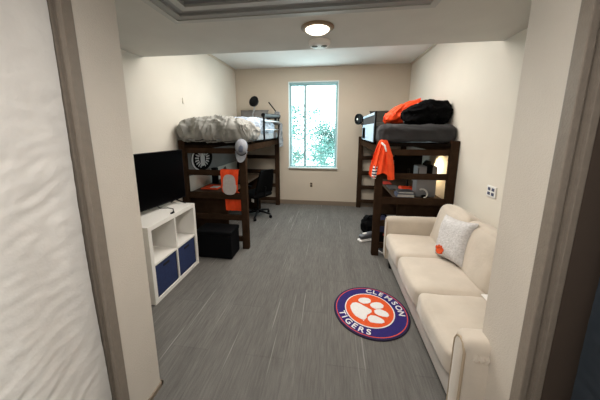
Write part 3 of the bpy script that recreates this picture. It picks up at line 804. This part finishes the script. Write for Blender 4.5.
# floor things under the right bed
t = thing('backpack', (.73, 3.48, 0), 'dark navy backpack on the floor under the right loft bed', 'backpack')
s = MB(); s.soft((.745, 3.46, .225), (.22, .20, .44), .08, 16, puff=.02, amp=.02, sc=7, seed=4); s.build('pack_body', 'navycloth', t, True)
MB().soft((.74, 3.345, .16), (.17, .07, .2), .03, 8, amp=.008, sc=9).build('front_pocket', 'blackcloth', t, True)
MB().box(.735, .80, 3.300, 3.306, .22, .245, M4=None).build('red_patch', 'red', t)
MB().tube([(.69, 3.44, .43), (.72, 3.43, .48), (.77, 3.43, .48), (.80, 3.44, .43)], .012, 8).build('carry_loop', 'blackcloth', t, True)
t = thing('sneaker', (.55, 3.58, 0), 'grey and black sneaker on the carpet by the right bed post', 'shoe')
SM = TR(.56, 3.60, 0) @ RZ(math.radians(25))
MB().soft((0, 0, .015), (.27, .095, .03), .014, 8, M4=None, shape=lambda p: tuple(SM @ (Vector(p) + Vector((0, 0, 0))))).build('sole', 'whitecloth', t, True)
MB().soft((0, 0, 0), (.25, .085, .10), .04, 12, shape=lambda p: tuple(SM @ Vector((p.x, p.y, .082 + p.z * (1 if p.z < 0 else (.35 + .65 * min(1, max(0, (p.x + .10) / .12)))))))).build('upper', 'laptop', t, True)
MB().soft((0, 0, 0), (.09, .035, .02), .008, 6, shape=lambda p: tuple(SM @ (Vector(p) + Vector((-.02, 0, .115))))).build('laces', 'whitecloth', t, True)
s = thing('duffle_bundle', (.60, 3.86, 0), 'black bundled bag behind the sneaker under the right bed', 'bag')
MB().soft((.66, 3.86, .14), (.26, .24, .27), .09, 14, puff=.02, amp=.03, sc=8, seed=12, ridged=True).build('bag_body', 'blackcloth', s, True)
MB().tube([(.58, 3.80, .26), (.62, 3.78, .33), (.70, 3.80, .30)], .012, 8).build('strap', 'blackcloth', s, True)
t = thing('floor_disc', (.735, 3.215, 0), 'flat round dark disc with pale rim on the floor by the sofa arm', 'disc')
MB().lathe([(.088, .006), (.098, .01), (.098, .028), (.09, .032)], (.765, 3.255, 0), 32).build('rim', 'paleg', t, True)
MB().lathe([(.08, 0), (.089, .031), (.08, .04), (0, .042)], (.765, 3.255, 0), 32).build('cover', 'black', t, True)

# ------------------------------------------------------------------ sofa
SF, SB = .672, 1.462      # front and back
Y0, Y1 = 1.13, 2.97
t = thing('sofa', (1.07, 2.05, 0), 'beige three seat fabric sofa along the right wall', 'sofa')
AR = .115
MB().box(SF + .035, SB, Y0 + .02, Y1 - .02, .10, .27, bevel=.015).build('base', 'sofaframe', t, True)
for x in (SF + .07, SB - .07):
    for y in (Y0 + .07, Y1 - .12):
        MB().lathe([(.02, 0), (.03, .10)], (x, y, 0), 4).build('leg', 'black', t)
MB().box(SB - .16, SB, Y0 + .01, Y1 - .01, .10, .70, bevel=.035, seg=4).build('back_frame', 'sofa', t, True)
for y0, y1 in ((Y0, Y0 + AR), (Y1 - AR, Y1)):
    s = MB(); s.soft((.5 * (SF + SB) - .0, (y0 + y1) / 2, .367), (SB - SF - .0, y1 - y0, .535), .035, 14, puff=.008, amp=.004, sc=6)
    a = s.build('arm', 'sofa', t, True)
    # piping around the front panel of the arm
    r = .03; yy0, yy1 = y0 + .012, y1 - .012
    pts = [(SF + .004, yy0, .12), (SF + .004, yy0, .56), (SF + .004, yy0 + .02, .60), (SF + .004, (yy0 + yy1) / 2, .612), (SF + .004, yy1 - .02, .60), (SF + .004, yy1, .56), (SF + .004, yy1, .12)]
    MB().tube(pts, .007, 8).build('piping', 'piping', a, True)
# gathered pleats on the rolled near arm
s = MB()
for k in range(4):
    x = SF + .045 + .045 * k * .55; s.tube([(x, Y0 + .02, .50 - .012 * k), (x + .012, Y0 + .0, .545), (x, Y0 + .03, .605)], [.006, .014, .006], 6)
s.build('pleats', 'sofa', t, True)
cy0, cy1 = Y0 + AR + .002, Y1 - AR - .002
cl = (cy1 - cy0) / 3
for k in range(3):
    MB().soft((SF + .005 + .31, cy0 + cl * (k + .5), .365), (.64, cl - .004, .185), .045, 18, puff=.014, amp=.007, sc=4.5, seed=k + 2, stretch=(1, 2.2, 1)).build('seat_cushion', 'sofa', t, True)
    c = t.children[-1] if False else None
for k in range(3):
    MM2 = RY(math.radians(15))
    MB().soft((1.275, cy0 + cl * (k + .5), .615), (.19, cl - .006, .45), .06, 18, puff=.03, amp=.012, sc=5, seed=k + 11, M4=MM2, ridged=False).build('back_cushion', 'sofa', t, True)

# throw pillow with small orange paw
ctr = Vector((1.145, 2.28, .652))
nrm = Vector((-.92, -.30, .27)).normalized()
right = Vector((0, 0, 1)).cross(nrm).normalized() * 1
up = nrm.cross(right).normalized()
roll = math.radians(6)
r2 = right * math.cos(roll) + up * math.sin(roll); u2 = -right * math.sin(roll) + up * math.cos(roll)
PM = Matrix(((r2.x, u2.x, nrm.x, ctr.x), (r2.y, u2.y, nrm.y, ctr.y), (r2.z, u2.z, nrm.z, ctr.z), (0, 0, 0, 1)))
t = thing('throw_pillow', (1.08, 2.25, .46), 'fuzzy grey square pillow with orange paw print on the sofa', 'pillow')
MB().pillow(.35, .42, .18, 22, M4=PM, amp=.006, seed=4, sc=18).build('pillow_body', 'sherpa', t, True)
s = MB()
def blob(cx_, cy_, a, b, rot=0):
    poly = [(cx_ + a * math.cos(q) * math.cos(rot) - b * math.sin(q) * math.sin(rot), cy_ + a * math.cos(q) * math.sin(rot) + b * math.sin(q) * math.cos(rot)) for q in [2 * PI * k / 18 for k in range(18)]]
    return poly
pz = .082
for (a_, b_, ra, rb) in ((0, 0, .032, .026), (-.034, .026, .011, .016), (-.012, .041, .011, .016), (.014, .040, .011, .016), (.035, .022, .011, .016)):
    s.prism(blob(-.055 + a_, -.135 + b_, ra, rb), pz - .03, pz + .016, M4=PM @ TR(0, 0, -.004))
s.build('paw_print', 'rugorange', t)
# white papers on the near cushion
s = MB(); s.box(1.10, 1.20, 1.66, 1.76, .472, .480, M4=None); 
tag(s.build('folded_cloth', 'whitecloth', origin=(1.13, 1.69, .475)), 'small folded white cloth on the near sofa cushion', 'cloth')

# ------------------------------------------------------------------ wall plates
t = thing('wall_switch_plate', (XR, 2.465, 1.08), 'white wall plate with four dark ports above the sofa', 'wall plate')
MB().box(XR - .012, XR, 2.405, 2.535, 1.025, 1.13, bevel=.004).build('plate', 'white', t)
for dy in (-.028, .028):
    for dz in (-.022, .022):
        MB().box(XR - .016, XR - .011, 2.47 + dy - .017, 2.47 + dy + .017, 1.078 + dz - .014, 1.078 + dz + .014, bevel=.002).build('port', 'books', t)
t = thing('wall_outlet', (-.42, D, .45), 'small outlet with tan plate on the back wall below the window', 'outlet')
MB().box(-.462, -.382, D - .008, D, .395, .515, bevel=.003).build('plate', 'ivory', t)
s = MB()
for dz in (-.026, .026): s.box(-.448, -.396, D - .012, D - .007, .455 + dz - .023, .455 + dz + .023, bevel=.003)
s.build('socket', 'brownslot', t)

# ------------------------------------------------------------------ round rug
RXc, RYc, RR = .395, 2.085, .334
t = thing('round_rug', (RXc, RYc, 0), 'round purple and orange rug with white paw and lettering on the carpet', 'rug')
MB().lathe([(RR, 0), (RR + .003, .006), (RR, .011), (RR - .01, .012)], (RXc, RYc, 0), 72).build('border', 'rugedge', t, True)
def disc(r0, r1, z0, z1, n=72, cx_=RXc, cy_=RYc):
    s = MB(); bm = s.bm
    A = [bm.verts.new((cx_ + r1 * math.cos(2 * PI * k / n), cy_ + r1 * math.sin(2 * PI * k / n), z1)) for k in range(n)]
    A0 = [bm.verts.new((v.co.x, v.co.y, z0)) for v in A]
    if r0 == 0:
        bm.faces.new(A)
    else:
        I = [bm.verts.new((cx_ + r0 * math.cos(2 * PI * k / n), cy_ + r0 * math.sin(2 * PI * k / n), z1)) for k in range(n)]
        for k in range(n): bm.faces.new((A[k], A[(k + 1) % n], I[(k + 1) % n], I[k]))
    for k in range(n): bm.faces.new((A0[k], A0[(k + 1) % n], A[(k + 1) % n], A[k]))
    return s
ox, oy = RXc - .012, RYc + .002
disc(0, RR * .965, .010, .0125).build('purple_field', 'purple', t)
disc(RR * .925, RR * .945, .010, .0132).build('orange_line', 'rugorange', t)
disc(0, RR * .665, .012, .0135, cx_=ox, cy_=oy).build('white_ring', 'rugwhite', t)
disc(0, RR * .635, .012, .0145, cx_=ox, cy_=oy).build('orange_field', 'rugorange', t)
PAW = [[(-0.183, 0.025), (-0.161, 0.067), (-0.126, 0.081), (-0.088, 0.067), (-0.059, 0.042), (-0.024, 0.019), (0.005, -0.005), (0.004, -0.031), (-0.015, -0.051), (-0.042, -0.072), (-0.051, -0.107), (-0.068, -0.131), (-0.093, -0.133), (-0.121, -0.117), (-0.149, -0.095), (-0.171, -0.055), (-0.182, -0.012)],
[(-0.098, 0.125), (-0.079, 0.148), (-0.038, 0.16), (0.002, 0.155), (0.021, 0.131), (0.014, 0.1), (-0.015, 0.077), (-0.055, 0.071), (-0.086, 0.087), (-0.1, 0.105)],
[(0.006, 0.07), (0.026, 0.092), (0.068, 0.108), (0.106, 0.103), (0.129, 0.071), (0.119, 0.038), (0.084, 0.021), (0.046, 0.015), (0.016, 0.03), (0.004, 0.051)],
[(0.029, -0.01), (0.05, 0.007), (0.09, 0.016), (0.129, -0.006), (0.148, -0.029), (0.153, -0.055), (0.132, -0.078), (0.096, -0.076), (0.056, -0.064), (0.03, -0.04)],
[(-0.04, -0.101), (-0.012, -0.073), (0.03, -0.075), (0.069, -0.096), (0.094, -0.12), (0.095, -0.144), (0.068, -0.159), (0.021, -0.162), (-0.025, -0.157), (-0.044, -0.131)]]
s = MB()
for poly in PAW: s.prism([(RXc + x, RYc + y) for x, y in poly], .0135, .0165)
s.lathe([(.006, 0), (.006, .002)], (RXc - .082, RYc - .142, .0145), 10)
s.build('paw_print', 'rugwhite', t)

def letter(ch, size):
    cu = bpy.data.curves.new('letter', 'FONT'); cu.body = ch; cu.size = size; cu.align_x = 'CENTER'; cu.extrude = .0012; cu.offset = .0012
    ob = bpy.data.objects.new('letter', cu); C.objects.link(ob)
    bpy.context.view_layer.update()
    me = bpy.data.meshes.new_from_object(ob.evaluated_get(bpy.context.evaluated_depsgraph_get()))
    bpy.data.objects.remove(ob); bpy.data.curves.remove(cu)
    return me
s = MB(); fs = .082
def put(ch, a, top):
    me = letter(ch, fs)
    r = RR * (.725 if top else .885)
    a = math.radians(a)
    rot = a - PI / 2 if top else a + PI / 2
    Mx = TR(RXc + r * math.cos(a), RYc + r * math.sin(a), .0136) @ RZ(rot)
    me.transform(Mx @ Matrix.Diagonal((1.12 if ch == 'M' else 1.04, .95, 1, 1))); s.bm.from_mesh(me); bpy.data.meshes.remove(me)
for ch, a in zip('CLEMSON', (85.5, 73, 60, 43, 26.5, 12, -3)): put(ch, a, True)
s.build('lettering', 'rugwhite', t); s = MB()
for ch, a in zip('TIGERS', (-164.5, -154, -141.5, -128, -115, -102)): put(ch, a, False)
s.build('lettering', 'rugwhite', t)

# ------------------------------------------------------------------ light
def area(name, loc, size, energy, col, rot=(0, 0, 0), sy=None, portal=False):
    l = bpy.data.lights.new(name, 'AREA'); l.energy = energy; l.color = col; l.size = size
    if sy: l.shape = 'RECTANGLE'; l.size_y = sy
    o = bpy.data.objects.new(name, l); C.objects.link(o); o.location = loc; o.rotation_euler = rot
    if portal: l.cycles.is_portal = True
    return o
area('room_ceiling_lamp', (-.3, 3.42, ZC - .02), 1.7, 62, (1, .95, .885), sy=1.3)
area('passage_fill', (-.12, .0, ZS - .02), .5, 30, (1, .965, .925), sy=.8)  # unseen fill light added overhead to brighten the passage, no fixture
area('window_portal', ((WX0 + WX1) / 2, D + .13, (WZ0 + WZ1) / 2), WX1 - WX0, 1, (1, 1, 1), rot=(-PI / 2, 0, 0), sy=WZ1 - WZ0, portal=True)
def point(name, loc, e, col, r=.05):
    l = bpy.data.lights.new(name, 'POINT'); l.energy = e; l.color = col; l.shadow_soft_size = r
    o = bpy.data.objects.new(name, l); C.objects.link(o); o.location = loc; return o
dl = bpy.data.lights.new('dome_lamp', 'SPOT'); dl.energy = 40; dl.color = (1, .9, .76); dl.spot_size = math.radians(160); dl.spot_blend = .8; dl.shadow_soft_size = .06
do = bpy.data.objects.new('dome_lamp', dl); C.objects.link(do); do.location = (LX, LY, ZS - .06)
sl = bpy.data.lights.new('desk_glow', 'SPOT'); sl.energy = 11; sl.color = (1, .74, .42); sl.spot_size = math.radians(150); sl.spot_blend = .6; sl.shadow_soft_size = .025
so = bpy.data.objects.new('desk_glow', sl); C.objects.link(so); so.location = (1.40, 3.72, DZ + .40)
so.rotation_euler = Vector((.5, -.25, -.16)).to_track_quat('-Z', 'Y').to_euler()

wd = bpy.data.worlds.new('sky'); bpy.context.scene.world = wd; wd.use_nodes = True
nt = wd.node_tree; bg = nt.nodes['Background']
bg.inputs['Color'].default_value = (.86, .96, 1, 1); bg.inputs['Strength'].default_value = 6.5

# ------------------------------------------------------------------ camera
cam = bpy.data.cameras.new('camera'); co = bpy.data.objects.new('camera', cam); C.objects.link(co)
cam.sensor_width = 36; cam.lens = 36 * 245.019 / 600
cam.shift_x = (300 - 297.6865) / 600; cam.shift_y = -(200 - 173.8093) / 600
cam.clip_start = .02
pi_, ya, ro = math.radians(10.0957), math.radians(7.7861), math.radians(-.08)
fw = Vector((-math.sin(ya) * math.cos(pi_), math.cos(ya) * math.cos(pi_), -math.sin(pi_)))
r = Vector((math.cos(ya), math.sin(ya), 0)); u = r.cross(fw)
r_ = r * math.cos(ro) + u * math.sin(ro); u_ = -r * math.sin(ro) + u * math.cos(ro)
co.matrix_world = Matrix(((r_.x, u_.x, -fw.x, 0), (r_.y, u_.y, -fw.y, 0), (r_.z, u_.z, -fw.z, 1.65), (0, 0, 0, 1)))
bpy.context.scene.camera = co
vs = bpy.context.scene.view_settings
vs.view_transform = 'Standard'; vs.look = 'None'; vs.exposure = .25; vs.gamma = 1.0
